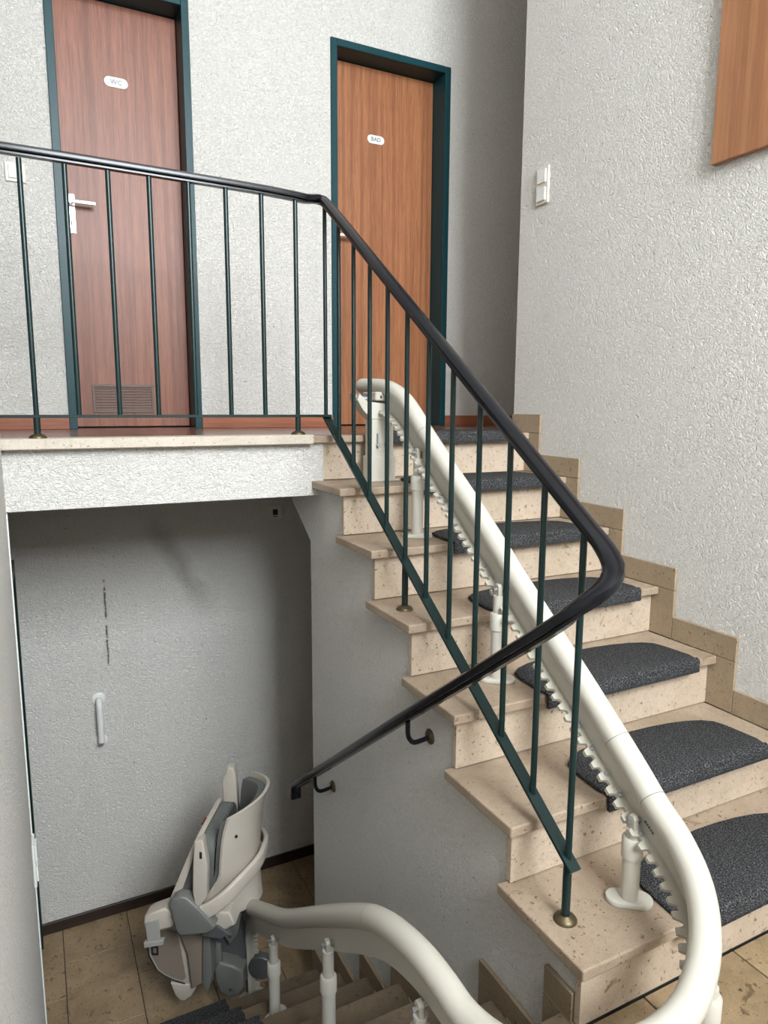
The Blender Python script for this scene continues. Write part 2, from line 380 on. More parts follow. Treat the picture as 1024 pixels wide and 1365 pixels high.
# ------------------------------------------------------------------ doors
def text_mesh(name, s, size, loc, m, parent):
    cu = bpy.data.curves.new(name, 'FONT'); cu.body = s; cu.size = size; cu.align_x = 'CENTER'; cu.align_y = 'CENTER'; cu.extrude = 0.0004; cu.resolution_u = 2
    t = bpy.data.objects.new(name, cu); COL.objects.link(t)
    dg = bpy.context.evaluated_depsgraph_get(); me = bpy.data.meshes.new_from_object(t.evaluated_get(dg))
    bpy.data.objects.remove(t, do_unlink=True)
    me.transform(Matrix.Translation(loc) @ Matrix.Rotation(math.radians(90), 4, 'X'))
    me.materials.clear(); me.materials.append(m)
    o = bpy.data.objects.new(name, me); COL.objects.link(o); o.parent = parent
    g = parent
    if g.get('world_parts'): o.matrix_parent_inverse = Matrix.Translation(-g.location)
    return o
def stadium(cx, cz, w, h, k=8):
    r = h / 2; out = []
    for s, a0 in ((1, -90), (-1, 90)):
        for i in range(k + 1):
            a = math.radians(a0 + 180 * i / k); out.append((cx + s * (w / 2 - r) + r * math.cos(a), cz + r * math.sin(a)))
    return out
def door(n, X, mw, sign, sx, hx, vent):
    d = thing('door_%d' % n, None, None, ((X[0] + X[1]) / 2, YB, ZL), kind='structure')
    x0, x1 = X; i0, i1, it = x0 + FACE, x1 - FACE, DTOP - FACE
    bm = B()
    # steel frame: a face strip standing proud of the plaster and a deep reveal
    for a in ((x0, i0, ZL, DTOP), (i1, x1, ZL, DTOP), (i0, i1, it, DTOP)):
        box(bm, a[0], a[1], YB - 0.012, YB + 0.004, a[2], a[3], bev=0.002)
    obj('frame_face', bm, M_GREEN, d)
    bm = B()
    for a in ((x0 + .006, i0, ZL, it), (i1, x1 - .006, ZL, it), (x0 + .006, x1 - .006, it, DTOP - .006)):
        box(bm, a[0], a[1], YB + 0.004, YB + REC + .06, a[2], a[3])
    obj('frame_reveal', bm, M_GREEN, d)
    bx('threshold', M_PARQ, d, x0 + .006, x1 - .006, YB, YB + .3, ZL - .02, ZL + .001)
    bx('door_light_stop', M_DARK, d, x0, x1, YB + REC + .06, YB + REC + .08, ZL - .02, DTOP)  # unseen backing added to stop light coming through the door gap
    leaf = bx('door_leaf', mw, d, i0 + .002, i1 - .002, YB + REC, YB + REC + .04, ZL + .008, it - .003, bev=0.002)
    yb = YB + REC
    k = yb / YB  # noqa
    bm = B(); prism(bm, stadium(sx, sign[1], 0.108, 0.046), 'y', yb - .004, yb, bev=0.001, seg=1); sg = obj('door_sign', bm, M_WPLAST, d, label='white oval sign')
    tm = text_mesh('sign_lettering', sign[0], 0.031, (sx, yb - .0045, sign[1]), M_TEXT, d)
    # lever handle with long back plate
    bx('handle_plate', M_ALU, d, hx - .019, hx + .019, yb - .006, yb, 2.19, 2.37, bev=0.002)
    bm = B(); tube(bm, (hx, yb - .006, 2.325), (hx, yb - .05, 2.325), .009); path = crom([(hx, yb - .05, 2.325), (hx + .03, yb - .054, 2.325), (hx + .105, yb - .052, 2.325)], .01)
    sweep(bm, frames(path), rrect(.012, .019, .005)); obj('lever', bm, M_ALU, d, smooth=True)
    bx('keyhole', M_DARK, d, hx - .004, hx + .004, yb - .0068, yb - .005, 2.225, 2.248)
    if vent:
        vx0, vx1, vz0, vz1 = vent
        bm = B()
        for a in ((vx0, vx1, vz0, vz0 + .012), (vx0, vx1, vz1 - .012, vz1), (vx0, vx0 + .012, vz0 + .012, vz1 - .012), (vx1 - .012, vx1, vz0 + .012, vz1 - .012)):
            box(bm, a[0], a[1], yb - .008, yb + .002, a[2], a[3], bev=.001)
        obj('vent_frame', bm, M_VENT, d, label='brown louvre frame')
        nsl = 9
        for s in range(nsl):
            z = vz0 + .016 + (vz1 - vz0 - .032) * s / (nsl - 1)
            bm = B(); prism(bm, [(yb - .007, z - .005), (yb - .005, z - .005), (yb - .001, z + .004), (yb - .003, z + .004)], 'x', vx0 + .012, vx1 - .012); obj('vent_slat', bm, M_VENT, d)
    return d
door(1, D1, M_DOOR, ('WC', 2.905), -.515, -.748, (-.70, -.405, 1.338, 1.478))
door(2, D2, M_DOOR2, ('BAD', 2.877), .874, .617, None)
# dark door frame on the set-back left wall of the lower hall
d3 = thing('door_3', None, None, (-1.13, 2.25, ZF), kind='structure')
for y0, y1, z0, z1 in ((1.80, 1.85, ZF, ZF + 2.0), (2.58, 2.66, ZF, ZF + 2.0), (1.85, 2.58, ZF + 1.95, ZF + 2.0)):
    bx('frame_bar', M_RAILG, d3, -1.130, -1.096, y0, y1, z0, z1, bev=.002)
bx('door_leaf', M_DOOR, d3, -1.130, -1.120, 1.85, 2.58, ZF + .005, ZF + 1.95)

# ------------------------------------------------------------------ upper staircase
us = thing('stone_staircase', 'beige limestone staircase rising to the landing with the two wooden doors', 'staircase', (0.5, 0.8, 0))
for i in range(1, 8):
    y1 = N(i) + G + .05 if i < 7 else N(i) + .092
    bm = B(); box(bm, 0.0, W - .013, N(i), y1, i * R - .028, i * R, bev=0.004, seg=2); obj('tread', bm, M_STONE, us)
    bm = B(); box(bm, 0.028, W - .013, N(i) + .032, N(i) + .051, (i - 1) * R + .003, i * R - .029, bev=0.001); obj('riser', bm, M_RISER, us)
    bx('skirting_tile', M_SKIRT, us, W - .0125, W - .0008, N(i) - .069, (N(i + 1) - .071) if i < 7 else 1.708, i * R + .001, i * R + .083, bev=0.001)
    bx('skirting_tile', M_SKIRT, us, W - .0125, W - .0008, N(i) - .069, N(i) + .050, (i - 1) * R + .002, i * R - .001, bev=0.001)
bx('skirting_tile', M_SKIRT, us, W - .0125, W - .0008, -1.75, N(1) - .071, .001, .083, bev=.001)

# ------------------------------------------------------------------ lower staircase
ls = thing('stone_staircase', 'shaded limestone staircase going down beside the plastered wall to the tiled hall', 'staircase', (-0.5, 0.8, ZF))
for k in range(0, 7):
    z = -k * RL
    bm = B(); box(bm, XL + .001, XS - .0135, NK(k) - G - .05 if k else -.206, NK(k), z - .028, z, bev=0.004, seg=2); obj('tread', bm, M_LOWSTEP_SHADED, ls)
    bm = B(); box(bm, XL + .001, XS - .0135, NK(k) - .051, NK(k) - .032, z - RL + .001, z - .029); obj('riser', bm, M_LOWSTEP_SHADED, ls)
    bx('skirting_tile', M_SKIRTL_SHADED, ls, XS - .0125, XS - .0008, (NK(k - 1) + .066) if k else 0.054, NK(k) + .064, z + .001, z + .070, bev=.001)
    bx('skirting_tile', M_SKIRTL_SHADED, ls, XS - .0125, XS - .0008, NK(k) - .05, min(NK(k) + .064, 1.707), z - RL + .002, z - .001, bev=.001)

# ------------------------------------------------------------------ step mats
def mat_mesh(w=0.65, d=0.235, t=0.011, lip=0.036, flip=1):
    """step mat: straight front that wraps over the nosing, sides that slope in, curved back"""
    bm = B(); out = []
    hw = w / 2
    pts = [(-hw + .01, -.002), (hw - .01, -.002), (hw, .03), (hw - .008, .13)]
    nn = 12
    for i in range(1, nn):
        a = math.pi * i / nn; pts.append(((hw - .008) * math.cos(a) * (1 if True else 0), .13 + (d - .13) * math.sin(a) ** .75))
    pts += [(-hw + .008, .13), (-hw, .03)]
    pts = [(x, y * flip) for x, y in pts]
    prism(bm, pts, 'z', 0.0005, t, bev=0.004, seg=2)
    # rounded front that folds over the stone edge and hangs down as a lip
    arc = [(0.0, t), (-.007, t - .001), (-.0125, t - .005), (-.015, t - .011), (-.015, -lip), (-.004, -lip), (-.004, 0.0005), (0.0, 0.0005)]
    ring = []
    for x, s in ((-hw + .012, .5), (-hw + .004, 1), (hw - .004, 1), (hw - .012, .5)):
        ring.append([bm.verts.new((x if s == 1 else x - math.copysign(.02, x) * -1 * 0, (y if abs(y) < .001 or s == 1 else y) * flip, z)) for y, z in arc])
    ring = [ring[1], ring[2]]
    n = len(arc); fs = []
    for i in range(n): fs.append(bm.faces.new((ring[0][i], ring[0][(i + 1) % n], ring[1][(i + 1) % n], ring[1][i])))
    fs += [bm.faces.new(ring[0][::-1]), bm.faces.new(ring[1])]
    for v in [v for v in bm.verts if not v.link_faces]: bm.verts.remove(v)
    bmesh.ops.recalc_face_normals(bm, faces=bm.faces)
    me = bpy.data.meshes.new('step_mat'); 
    for f in bm.faces: f.smooth = True
    bm.to_mesh(me); bm.free(); me.set_sharp_from_angle(angle=math.radians(50)); me.materials.append(M_MAT); return me
def edging_mesh(w=0.65, lip=.036, flip=1):
    bm = B(); hw = w / 2; nst = 90
    for i in range(nst):       # whipped stitches along the lower edge of the lip
        x = -hw + .008 + (w - .016) * i / (nst - 1); tube(bm, (x, -.010 * flip, -lip - .002), (x + .003, -.0165 * flip, -lip + .008), .0016, n=5)
    me = bpy.data.meshes.new('stitched_edge'); bm.to_mesh(me); bm.free(); me.materials.append(M_MATD); return me
MU, ME = mat_mesh(), edging_mesh()
ML, MEL = mat_mesh(w=.62, flip=-1), edging_mesh(w=.62, flip=-1)
ordn = {1: 'lowest step', 2: 'second step', 3: 'third step', 4: 'fourth step', 5: 'fifth step', 6: 'sixth step'}
for i in range(1, 8):
    o = bpy.data.objects.new('step_mat', MU); COL.objects.link(o); o.location = (0.637 + random.uniform(-.008, .008), N(i) + .0002, i * R + .0005); o.rotation_euler.z = random.uniform(-.008, .008) * (i < 7)
    o.location.y -= 0.001
    tag(o, ('charcoal carpet mat wrapped over the %s of the rising stone stairs' % ordn[i]) if i < 7 else 'charcoal carpet mat on the top edge of the stone stairs at the landing', 'mat', 'carpet mats on the rising stairs')
    e = bpy.data.objects.new('stitched_edge', ME); COL.objects.link(e); e.parent = o
for k in range(4, 7):
    o = bpy.data.objects.new('step_mat', ML); COL.objects.link(o); o.location = (-.70, NK(k) - .0002, -k * RL + .0005)
    tag(o, 'dark carpet mat on the %s of the descending stairs' % {6: 'bottom step', 5: 'last but one step', 4: 'third step from the bottom'}[k], 'mat', 'carpet mats on the descending stairs')
    e = bpy.data.objects.new('stitched_edge', MEL); COL.objects.link(e); e.parent = o

# ------------------------------------------------------------------ railing
rl = thing('stair_railing', 'dark green metal stair railing with thin balusters and glossy black handrail', 'railing', (0.07, 0.137, R))
hz = lambda y: 1.04 + .69 * y
path = [(-1.9, 1.60, 2.166), (-1.0, 1.60, 2.166), (-.3, 1.60, 2.158), (-.08, 1.601, 2.152), (-.01, 1.606, 2.149), (.035, 1.622, 2.158), (.062, 1.625, 2.157), (.07, 1.58, hz(1.58)), (.07, 1.2, hz(1.2)), (.07, .7, hz(.7)), (.07, .3, hz(.3)), (.07, .12, hz(.12)),
        (.068, .072, 1.090), (.056, .034, 1.060), (.026, .012, 1.036), (-.012, .012, 1.014), (-.040, .036, .984), (-.05, .085, .936), (-.05, .3, .777), (-.05, .7, .484), (-.05, 1.2, .113), (-.05, 1.62, -.200), (-.05, 1.675, -.240), (-.05, 1.70, -.262), (-.05, 1.706, -.290), (-.05, 1.706, -.325)]
pp = crom(path, .02)
fr = frames(pp)
profile = [(-.023, -.004), (-.021, -.011), (-.014, -.013), (.014, -.013), (.021, -.011), (.023, -.004), (.021, .006), (.013, .0115), (0, .0135), (-.013, .0115), (-.021, .006)]
bm = B(); sweep(bm, fr, profile); obj('handrail', bm, M_BLACK, rl, smooth=True, label='glossy black handrail')
bm = B(); sweep(bm, [(p - U * .016, T, S, U) for p, T, S, U in fr[:-8]], rrect(.024, .008, .001, 1)); obj('handrail_core', bm, M_BLACK, rl)
dz = lambda y: .245 + .677 * y
bm = B(); box(bm, -1.9, .085, 1.588, 1.612, 1.333, 1.343, bev=.001); obj('bottom_bar', bm, M_RAILG, rl)
bm = B(); pth = [Vector((.07, y, dz(y))) for y in (1.612, .112)]; sweep(bm, frames(pth), rrect(.032, .010, .001, 1)); obj('bottom_bar', bm, M_RAILG, rl)
def rosette(x, y, z, rr=.028):
    bm = B(); lathe(bm, (x, y, z), [(rr, 0), (rr, .003), (rr * .8, .010), (rr * .45, .014), (.012, .015)], 18); return obj('rosette', bm, M_BRASS, rl, smooth=True, label='aged brass rosette')
for j in range(12):
    y = .137 + .1342 * j
    zb = {0: R, 6: 4 * R}.get(j)
    bm = B(); tube(bm, (.07, y, dz(y)), (.07, y, hz(y) - .02), .0078, n=12); obj('baluster', bm, M_RAILG, rl, smooth=True)
    if zb is not None:
        bm = B(); tube(bm, (.07, y, zb), (.07, y, dz(y)), .0105, n=14); obj('post', bm, M_RAILG, rl, smooth=True); rosette(.07, y, zb)
for j in range(-6, 8):
    x = -.965 + .1303 * j
    post = j in (0, 7, -6)
    bm = B(); tube(bm, (x, 1.60, 1.338), (x, 1.60, 2.14), .0085, n=12); obj('baluster', bm, M_RAILG, rl, smooth=True)
    if post:
        bm = B(); tube(bm, (x, 1.60, ZL + .006), (x, 1.60, 1.338), .0105, n=14); obj('post', bm, M_RAILG, rl, smooth=True); rosette(x, 1.60, ZL + .006)
for y in (.709, 1.477):
    zr = .994 - .735 * y - .02
    zz = zr - .062
    bm = B(); sweep(bm, frames(crom([(XS, y, zz), (.0, y - .004, zz - .004), (-.03, y - .008, zz + .0), (-.047, y - .010, zz + .025), (-.05, y - .012, zr + .01)], .006), (0, 1, 0)), circ(.0075, 10)); obj('wall_bracket', bm, M_BLACK, rl, smooth=True)
    bm = B(); lathe(bm, (XS, y, zz), [(.024, 0), (.024, -.003), (.019, -.008), (.010, -.010)], 16, 'x'); obj('bracket_rosette', bm, M_BRASS, rl, smooth=True)

# ------------------------------------------------------------------ stairlift rail
lr = thing('stairlift_rail', 'ivory tubular stairlift rail with toothed rack curving along both flights', 'stairlift rail', (.25, .1, R))
XR, XQ = .283, -.265
path = [(.276, 1.70, 1.460), (XR, 1.62, 1.457), (XR, 1.54, 1.453), (XR, 1.445, 1.437), (XR, 1.35, 1.40), (XR, 1.27, 1.347), (XR, 1.20, 1.29), (XR, 1.05, 1.18), (XR, .83, 1.022), (XR, .59, .838), (XR, .30, .622), (XR, .15, .505), (.273, .07, .452), (.266, 0., .412),
        (.236, -.082, .362), (.178, -.150, .312), (.105, -.195, .272), (.03, -.216, .246), (-.05, -.212, .226), (-.13, -.182, .208), (-.20, -.13, .188), (-.248, -.05, .164), (XQ, .047, .148), (XQ, .13, .148), (XQ, .22, .144), (XQ, .32, .122), (XQ, .42, .086), (XQ, .54, .018), (XQ, .82, -.184), (XQ, 1.2, -.469), (XQ, 1.45, -.625), (XQ, 1.65, -.745),
        (XQ + .004, 1.74, -.805), (XQ + .012, 1.80, -.87), (XQ + .02, 1.83, -.95), (XQ + .026, 1.838, -1.05), (XQ + .03, 1.838, -1.30)]
pp = crom(path, .018); fr = frames(pp, (1, 0, 0))
for i in range(1, len(fr)):      # keep the side vector continuous through the drop
    p, T, S, U = fr[i]
    if S.dot(fr[i - 1][2]) < 0: fr[i] = (p, T, -S, (-S).cross(T))
TR = .0315
bm = B(); sweep(bm, fr, circ(TR, 24)); obj('rail_tube', bm, M_IVORY, lr, smooth=True)
bm = B(); p, T, S, U = fr[0]
for k in range(5): pass
lathe_pts = [(TR, 0), (TR * .97, .010), (TR * .85, .021), (TR * .6, .031), (TR * .3, .036), (.001, .0375)]
rings = [[bm.verts.new(p - T * h + (S * c + U * s) * r) for c, s in circ(1, 24)] for r, h in lathe_pts]
for a, b in zip(rings, rings[1:]):
    for i in range(24): bm.faces.new((a[i], b[i], b[(i + 1) % 24], a[(i + 1) % 24]))
bmesh.ops.recalc_face_normals(bm, faces=bm.faces); obj('end_cap', bm, M_IVORY, lr, smooth=True)
bm = B(); sweep(bm, fr, [(-.010, -.022), (-.006, -.094), (.006, -.094), (.010, -.022)]); obj('rail_web', bm, M_IVORY, lr)
# rack: plate with teeth under the web
bm = B(); acc = 0; last = None; rack = []
for a, b in zip(fr, fr[1:]):
    L = (b[0] - a[0]).length; m = max(1, int(L / .0031))
    for q in range(m):
        t = q / m; p = a[0].lerp(b[0], t); rack.append((acc + L * t, p, a[1].lerp(b[1], t).normalized(), a[2].lerp(b[2], t).normalized(), a[3].lerp(b[3], t).normalized()))
    acc += L
PITCH_T = .0335
prevv = None
for s, p, T, S, U in rack:
    ph = (s / PITCH_T) % 1.0
    tooth = 0.0 if ph < .34 else (1.0 if .44 < ph < .9 else (ph - .34) / .1 if ph <= .44 else (1 - ph) / .1)
    ext = .026 + .019 * tooth       # the rack lies flat and its teeth point sideways
    vv = [bm.verts.new(p + S * u + U * v) for u, v in ((.003, -.084), (ext, -.082), (ext, -.092), (.003, -.092))]
    if prevv:
        for i in range(4): bm.faces.new((prevv[i], prevv[(i + 1) % 4], vv[(i + 1) % 4], vv[i]))
    prevv = vv
bmesh.ops.recalc_face_normals(bm, faces=bm.faces); obj('toothed_rack', bm, M_IVDARK, lr, label='ivory toothed rack under the tube')
def nearest(y, lo, hi, x=None):
    return min((f for f in fr if lo <= f[0].z <= hi and (x is None or abs(f[0].x - x) < .05)), key=lambda f: abs(f[0].y - y))
# section joints: fine dark rings, and pairs of zinc bolts in the rack
for y in (1.19, .215, .085):
    p, T, S, U = nearest(y, .3, 1.5, XR)
    bm = B(); rr = TR + .0009
    A = [[bm.verts.new(p + T * h + (S * c + U * s_) * r) for c, s_ in circ(1, 24)] for r, h in ((rr, -.0008), (rr, .0008))]
    for i in range(24): bm.faces.new((A[0][i], A[0][(i + 1) % 24], A[1][(i + 1) % 24], A[1][i]))
    obj('joint_ring', bm, M_CGREY, lr)
p, T, S, U = nearest(.50, -.1, .15, XQ)
bm = B(); A = [[bm.verts.new(p + T * h + (S * c + U * s_) * (TR + .0009)) for c, s_ in circ(1, 24)] for h in (-.0008, .0008)]
p2 = None
for i in range(24): bm.faces.new((A[0][i], A[0][(i + 1) % 24], A[1][(i + 1) % 24], A[1][i]))
obj('joint_ring', bm, M_CGREY, lr)
for y in (1.12, 1.09, 1.0, .97, .73, .70, .27, .225, .175, .13, .09, .045):
    p, T, S, U = nearest(y, .3, 1.5, XR)
    c = p + U * -.084 + S * .020
    bm = B(); tube(bm, c, c + U * .008, .0065, n=8); tube(bm, c + U * .008, c + U * .012, .0038, n=8); obj('rack_bolt', bm, M_STEEL, lr, smooth=True)
p, T, S, U = nearest(.06, .3, .6, XR)
for q in range(5):
    c = p - U * .055 + S * .0088 + T * (-.014 + q * .007)
    bm = B()
    vv = [bm.verts.new(c + T * a + U * b) for a, b in ((-.0025, -.004 + .001 * (q % 2)), (.0025, -.004), (.0025, .003), (-.0025, .003 - .002 * (q % 2)))]
    g = [bm.verts.new(v.co + S * .0006) for v in vv]
    bm.faces.new(g)
    for i in range(4): bm.faces.new((vv[i], vv[(i + 1) % 4], g[(i + 1) % 4], g[i]))
    obj('maker_mark', bm, M_CDARK, lr)
# telescopic support posts
def support(x, y, z, rot, ztop=None, xt=None):
    st = thing('dummy', None, None); bpy.data.objects.remove(st)
    f = min((f for f in fr if abs(f[0].x - x) < .12), key=lambda f: abs(f[0].y - y) + .15 * abs(f[0].z - z - .3))
    zt = (f[0] - f[3] * .10).z if ztop is None else ztop
    H = zt - z
    bm = B(); pl = [(u * math.cos(rot) - v * math.sin(rot), u * math.sin(rot) + v * math.cos(rot)) for u, v in rrect(.112, .060, .0295, 5)]
    prism(bm, [(x + u, y + v) for u, v in pl], 'z', z, z + .013, bev=.003); obj('foot_plate', bm, M_IVORY, lr, smooth=True)
    bm = B(); tube(bm, (x, y, z + .012), (x, y, z + H * .60), .0215, n=20); obj('post_lower', bm, M_IVORY, lr, smooth=True)
    bm = B(); lathe(bm, (x, y, z + H * .56), [(.022, 0), (.0255, .002), (.0255, .050), (.022, .055)], 20); obj('post_collar', bm, M_IVORY, lr, smooth=True)
    bm = B(); tube(bm, (x, y, z + H * .56), (x, y, zt - .02), .0172, n=18); obj('post_upper', bm, M_IVORY, lr, smooth=True)
    bm = B(); prism(bm, [(y - .012, zt - .03), (y + .012, zt - .03), (y + .012, zt + .008), (y + .006, zt + .016), (y - .006, zt + .016), (y - .012, zt + .008)], 'x', x - .010, x + .004, bev=.002); obj('post_eye', bm, M_IVDARK, lr)
    bm = B(); tube(bm, (x - .022, y, zt), (x + .02, y, zt), .006, n=8); obj('eye_bolt', bm, M_STEEL, lr, smooth=True)
support(.252, .115, R, 2.5)
support(.252, .680, 3 * R, 2.5)
support(.262, 1.205, 5 * R, 2.5)
support(-.288, 1.300, -5 * RL, .6)
support(-.288, .745, -3 * RL, .6)
support(-.285, .20, -1 * RL, .6)
support(.20, -.155, 0, .8)
# box column at the top end
x0, x1, y0, y1 = .205, .318, 1.485, 1.555
bm = B(); box(bm, x0, x1, y0, y1, 6 * R, 6 * R + .10, bev=.003); obj('column_sleeve', bm, M_IVORY, lr)
bm = B(); box(bm, x0 + .007, x1 - .007, y0 + .005, y1 - .005, 6 * R + .09, 6 * R + .25, bev=.004); obj('column_body', bm, M_IVORY, lr)
bm = B(); box(bm, x0 - .012, x1 + .012, y0 - .012, y1 + .012, 6 * R, 6 * R + .006, bev=.002); obj('column_foot', bm, M_IVORY, lr)
for dx in (.03, .068):
    bm = B(); box(bm, x0 + dx, x0 + dx + .006, y0 + .002, y0 + .006, 6 * R + .13, 6 * R + .19); obj('column_slot', bm, M_CGREY, lr)
    bm = B(); tube(bm, (x0 + dx + .003, y0 + .006, 6 * R + .145), (x0 + dx + .003, y0 - .008, 6 * R + .145), .007, n=8); obj('column_bolt', bm, M_STEEL, lr, smooth=True)
bm = B(); prism(bm, [(x0 + .007, 6 * R + .245), (x1 - .007, 6 * R + .245), (x1 - .03, 6 * R + .305), (x0 - .012, 6 * R + .315), (x0 - .045, 6 * R + .345), (x0 - .055, 6 * R + .32), (x0 - .03, 6 * R + .28)], 'y', y0 + .002, y1 - .004, bev=.003); obj('column_head', bm, M_IVORY, lr)
bm = B(); tube(bm, (x0 - .055, 1.52, 6 * R + .33), (x0 + .045, 1.52, 6 * R + .322), .010, n=10); tube(bm, (x0 - .066, 1.52, 6 * R + .332), (x0 - .05, 1.52, 6 * R + .331), .016, n=8); obj('clamp_bolt', bm, M_STEEL, lr, smooth=True)
bm = B(); box(bm, x0 + .02, x1 - .005, 1.48, 1.60, 6 * R + .318, 6 * R + .352, bev=.004); obj('stop_block', bm, M_IVDARK, lr)
for dx in (.04, .06, .078): bx('stop_slot', M_DARK, lr, x0 + dx, x0 + dx + .006, 1.4785, 1.481, 6 * R + .327, 6 * R + .338)
# foot of the vertical lower end
bm = B(); prism(bm, [(-.24 + a, 1.83 + b) for a, b in [(u * .86 - v * .5, u * .5 + v * .86) for u, v in rrect(.13, .085, .018, 3)]], 'z', ZF, ZF + .010, bev=.002); ep = obj('end_foot_plate', bm, M_IVORY, lr)
for u in (-.04, .04):
    c = (-.24 + u * .86 + .012, 1.83 + u * .5 - .024)
    bm = B(); tube(bm, (*c, ZF + .009), (*c, ZF + .0125), .008, n=10); obj('plate_hole', bm, M_DARK, lr)

# ------------------------------------------------------------------ stairlift chair (folded)
TH = math.radians(149.3)
ch = thing('stairlift_chair', 'folded ivory and grey stairlift chair with upright armrests parked at the tiled hall', 'stairlift chair', (-.37, 1.81, ZF), TH, world_parts=False)
def shell_surface(off, smax, h0, h1, nb=18, nh=16):
    g = []
    for j in range(nh + 1):
        row = []
        for i in range(nb + 1):
            s = -1 + 2 * i / nb; v = j / nh
            top = h1 + .035 * (1 - s * s) ; bot = h0 - .05 * (1 - abs(s)) * 0
            h = bot + (top - bot) * v
            a = -.188 + .105 * abs(s) ** 2.3 - .02 * max(0, (h - .97) / .12) ** 2 + .012 * math.sin((h - .6) * 9)
            if h < .82: a += (.82 - h) * .62 * abs(s) ** 2
            row.append(Vector((a + off * (1 - .25 * abs(s)), s * smax * (1 - .10 * max(0, (h - .95) / .15)), h)))
        g.append(row)
    return g
def shell_mesh(bm, A, Bk):
    nh, nb = len(A) - 1, len(A[0]) - 1
    VA = [[bm.verts.new(v) for v in r] for r in A]; VB = [[bm.verts.new(v) for v in r] for r in Bk]
    for j in range(nh):
        for i in range(nb):
            bm.faces.new((VA[j][i], VA[j][i + 1], VA[j + 1][i + 1], VA[j + 1][i])); bm.faces.new((VB[j][i], VB[j + 1][i], VB[j + 1][i + 1], VB[j][i + 1]))
    for j in range(nh):
        for i in (0, nb): bm.faces.new((VA[j][i], VB[j][i], VB[j + 1][i], VA[j + 1][i]))
    for i in range(nb):
        for j in (0, nh): bm.faces.new((VA[j][i], VA[j][i + 1], VB[j][i + 1], VB[j][i]))
    bmesh.ops.recalc_face_normals(bm, faces=bm.faces)
bm = B(); shell_mesh(bm, shell_surface(0, .205, .60, 1.075), shell_surface(.014, .198, .60, 1.075)); obj('backrest_shell', bm, M_SHELL, ch, smooth=True, label='ivory moulded backrest shell')
bm = B(); shell_mesh(bm, shell_surface(.0145, .188, .63, 1.055), shell_surface(.042, .178, .635, 1.045)); obj('backrest_cushion', bm, M_CUSH, ch, smooth=True, label='grey backrest cushion')
# seat pan and cushion folded upwards
def seat_layer(bm, f0, f1, hw, z0, z1, r):
    # rounded-top plate, a offset per height
    pts = [(-hw, z0), (hw, z0), (hw, z1 - r)]
    for i in range(1, 7): a = math.radians(90 * i / 6); pts.append((hw - r + r * math.cos(a), z1 - r + r * math.sin(a)))
    for i in range(0, 7): a = math.radians(90 + 90 * i / 6); pts.append((-hw + r + r * math.cos(a), z1 - r + r * math.sin(a)))
    A = [bm.verts.new((f0(z), y, z)) for y, z in pts]; Bv = [bm.verts.new((f1(z), y, z)) for y, z in pts]
    fs = [bm.faces.new(A), bm.faces.new(Bv[::-1])]; n = len(pts)
    for i in range(n): fs.append(bm.faces.new((A[i], Bv[i], Bv[(i + 1) % n], A[(i + 1) % n])))
    bmesh.ops.recalc_face_normals(bm, faces=fs)
    bmesh.ops.bevel(bm, geom=list(set(fs[0].edges) | set(fs[1].edges)), offset=.006, segments=2, affect='EDGES')
bm = B(); seat_layer(bm, lambda z: .035 + (.98 - z) * .42, lambda z: .014 + (.98 - z) * .36, .195, .63, .975, .09); obj('seat_pan', bm, M_SHELL, ch, smooth=True)
bm = B(); seat_layer(bm, lambda z: .0135 + (.98 - z) * .36, lambda z: -.040 + (.98 - z) * .05, .178, .65, .962, .085); obj('seat_cushion', bm, M_CUSH, ch, smooth=True, label='grey seat cushion folded up')
# armrests standing up
for sgn, pts in ((1, [(.018, 1.006), (-.016, 1.018), (-.030, .905), (-.024, .765), (.0, .728), (.024, .712), (.034, .785), (.028, .902)]), (-1, [(.022, 1.052), (.012, 1.08), (-.012, 1.078), (-.022, 1.045), (-.030, .83), (-.02, .72), (.024, .71), (.036, .80), (.040, 1.02)])):
    bm = B(); prism(bm, pts, 'y', sgn * .200, sgn * .245, bev=.007, seg=3); ar = obj('armrest', bm, M_SHELL, ch, smooth=True)
    bx('armrest_switch', M_DARK, ar, -.012, -.002, min(sgn * .2455, sgn * .244), max(sgn * .2455, sgn * .244), .935, .965)
    bm = B(); prism(bm, [(.125, .735), (.118, .755), (.088, .772), (.055, .768), (.0, .715), (-.058, .645), (-.05, .628), (-.022, .612), (.087, .594), (.105, .62)], 'y', sgn * .205, sgn * .258, bev=.008, seg=3); hg = obj('arm_hinge', bm, M_CGREY, ch, smooth=True, label='grey armrest hinge housing')
    bm = B(); prism(bm, [(a + .095, h + .735) for a, h in rrect(.022, .055, .010, 3)], 'y', sgn * .2575, sgn * .2605, bev=.001, seg=1); obj('hinge_pad', bm, M_CGREY, hg)
# band that carries the armrests round the back of the shell
bp = crom([(.06, .238, .672), (-.02, .236, .700), (-.085, .222, .742), (-.145, .165, .785), (-.192, .075, .808), (-.200, 0, .812), (-.192, -.075, .808), (-.145, -.165, .785), (-.085, -.222, .742), (-.02, -.236, .70), (.06, -.238, .672)], .02)
bm = B(); sweep(bm, frames(bp), rrect(.022, .062, .008, 3)); obj('arm_band', bm, M_SHELL, ch, smooth=True)
for y, h in ((.155, .985), (.205, .722)):
    bm = B(); tube(bm, (-.12 if h > .9 else -.09, y, h), (-.132 if h > .9 else -.105, y + .012, h), .006, n=8); obj('shell_screw', bm, M_DARK, ch)
bm = B(); box(bm, .050, .078, -.06, -.005, .885, .915, bev=.003); obj('hand_control', bm, M_WPLAST, ch); 
bx('red_marker', M_RED, ch, .052, .076, -.058, -.007, .9152, .919)
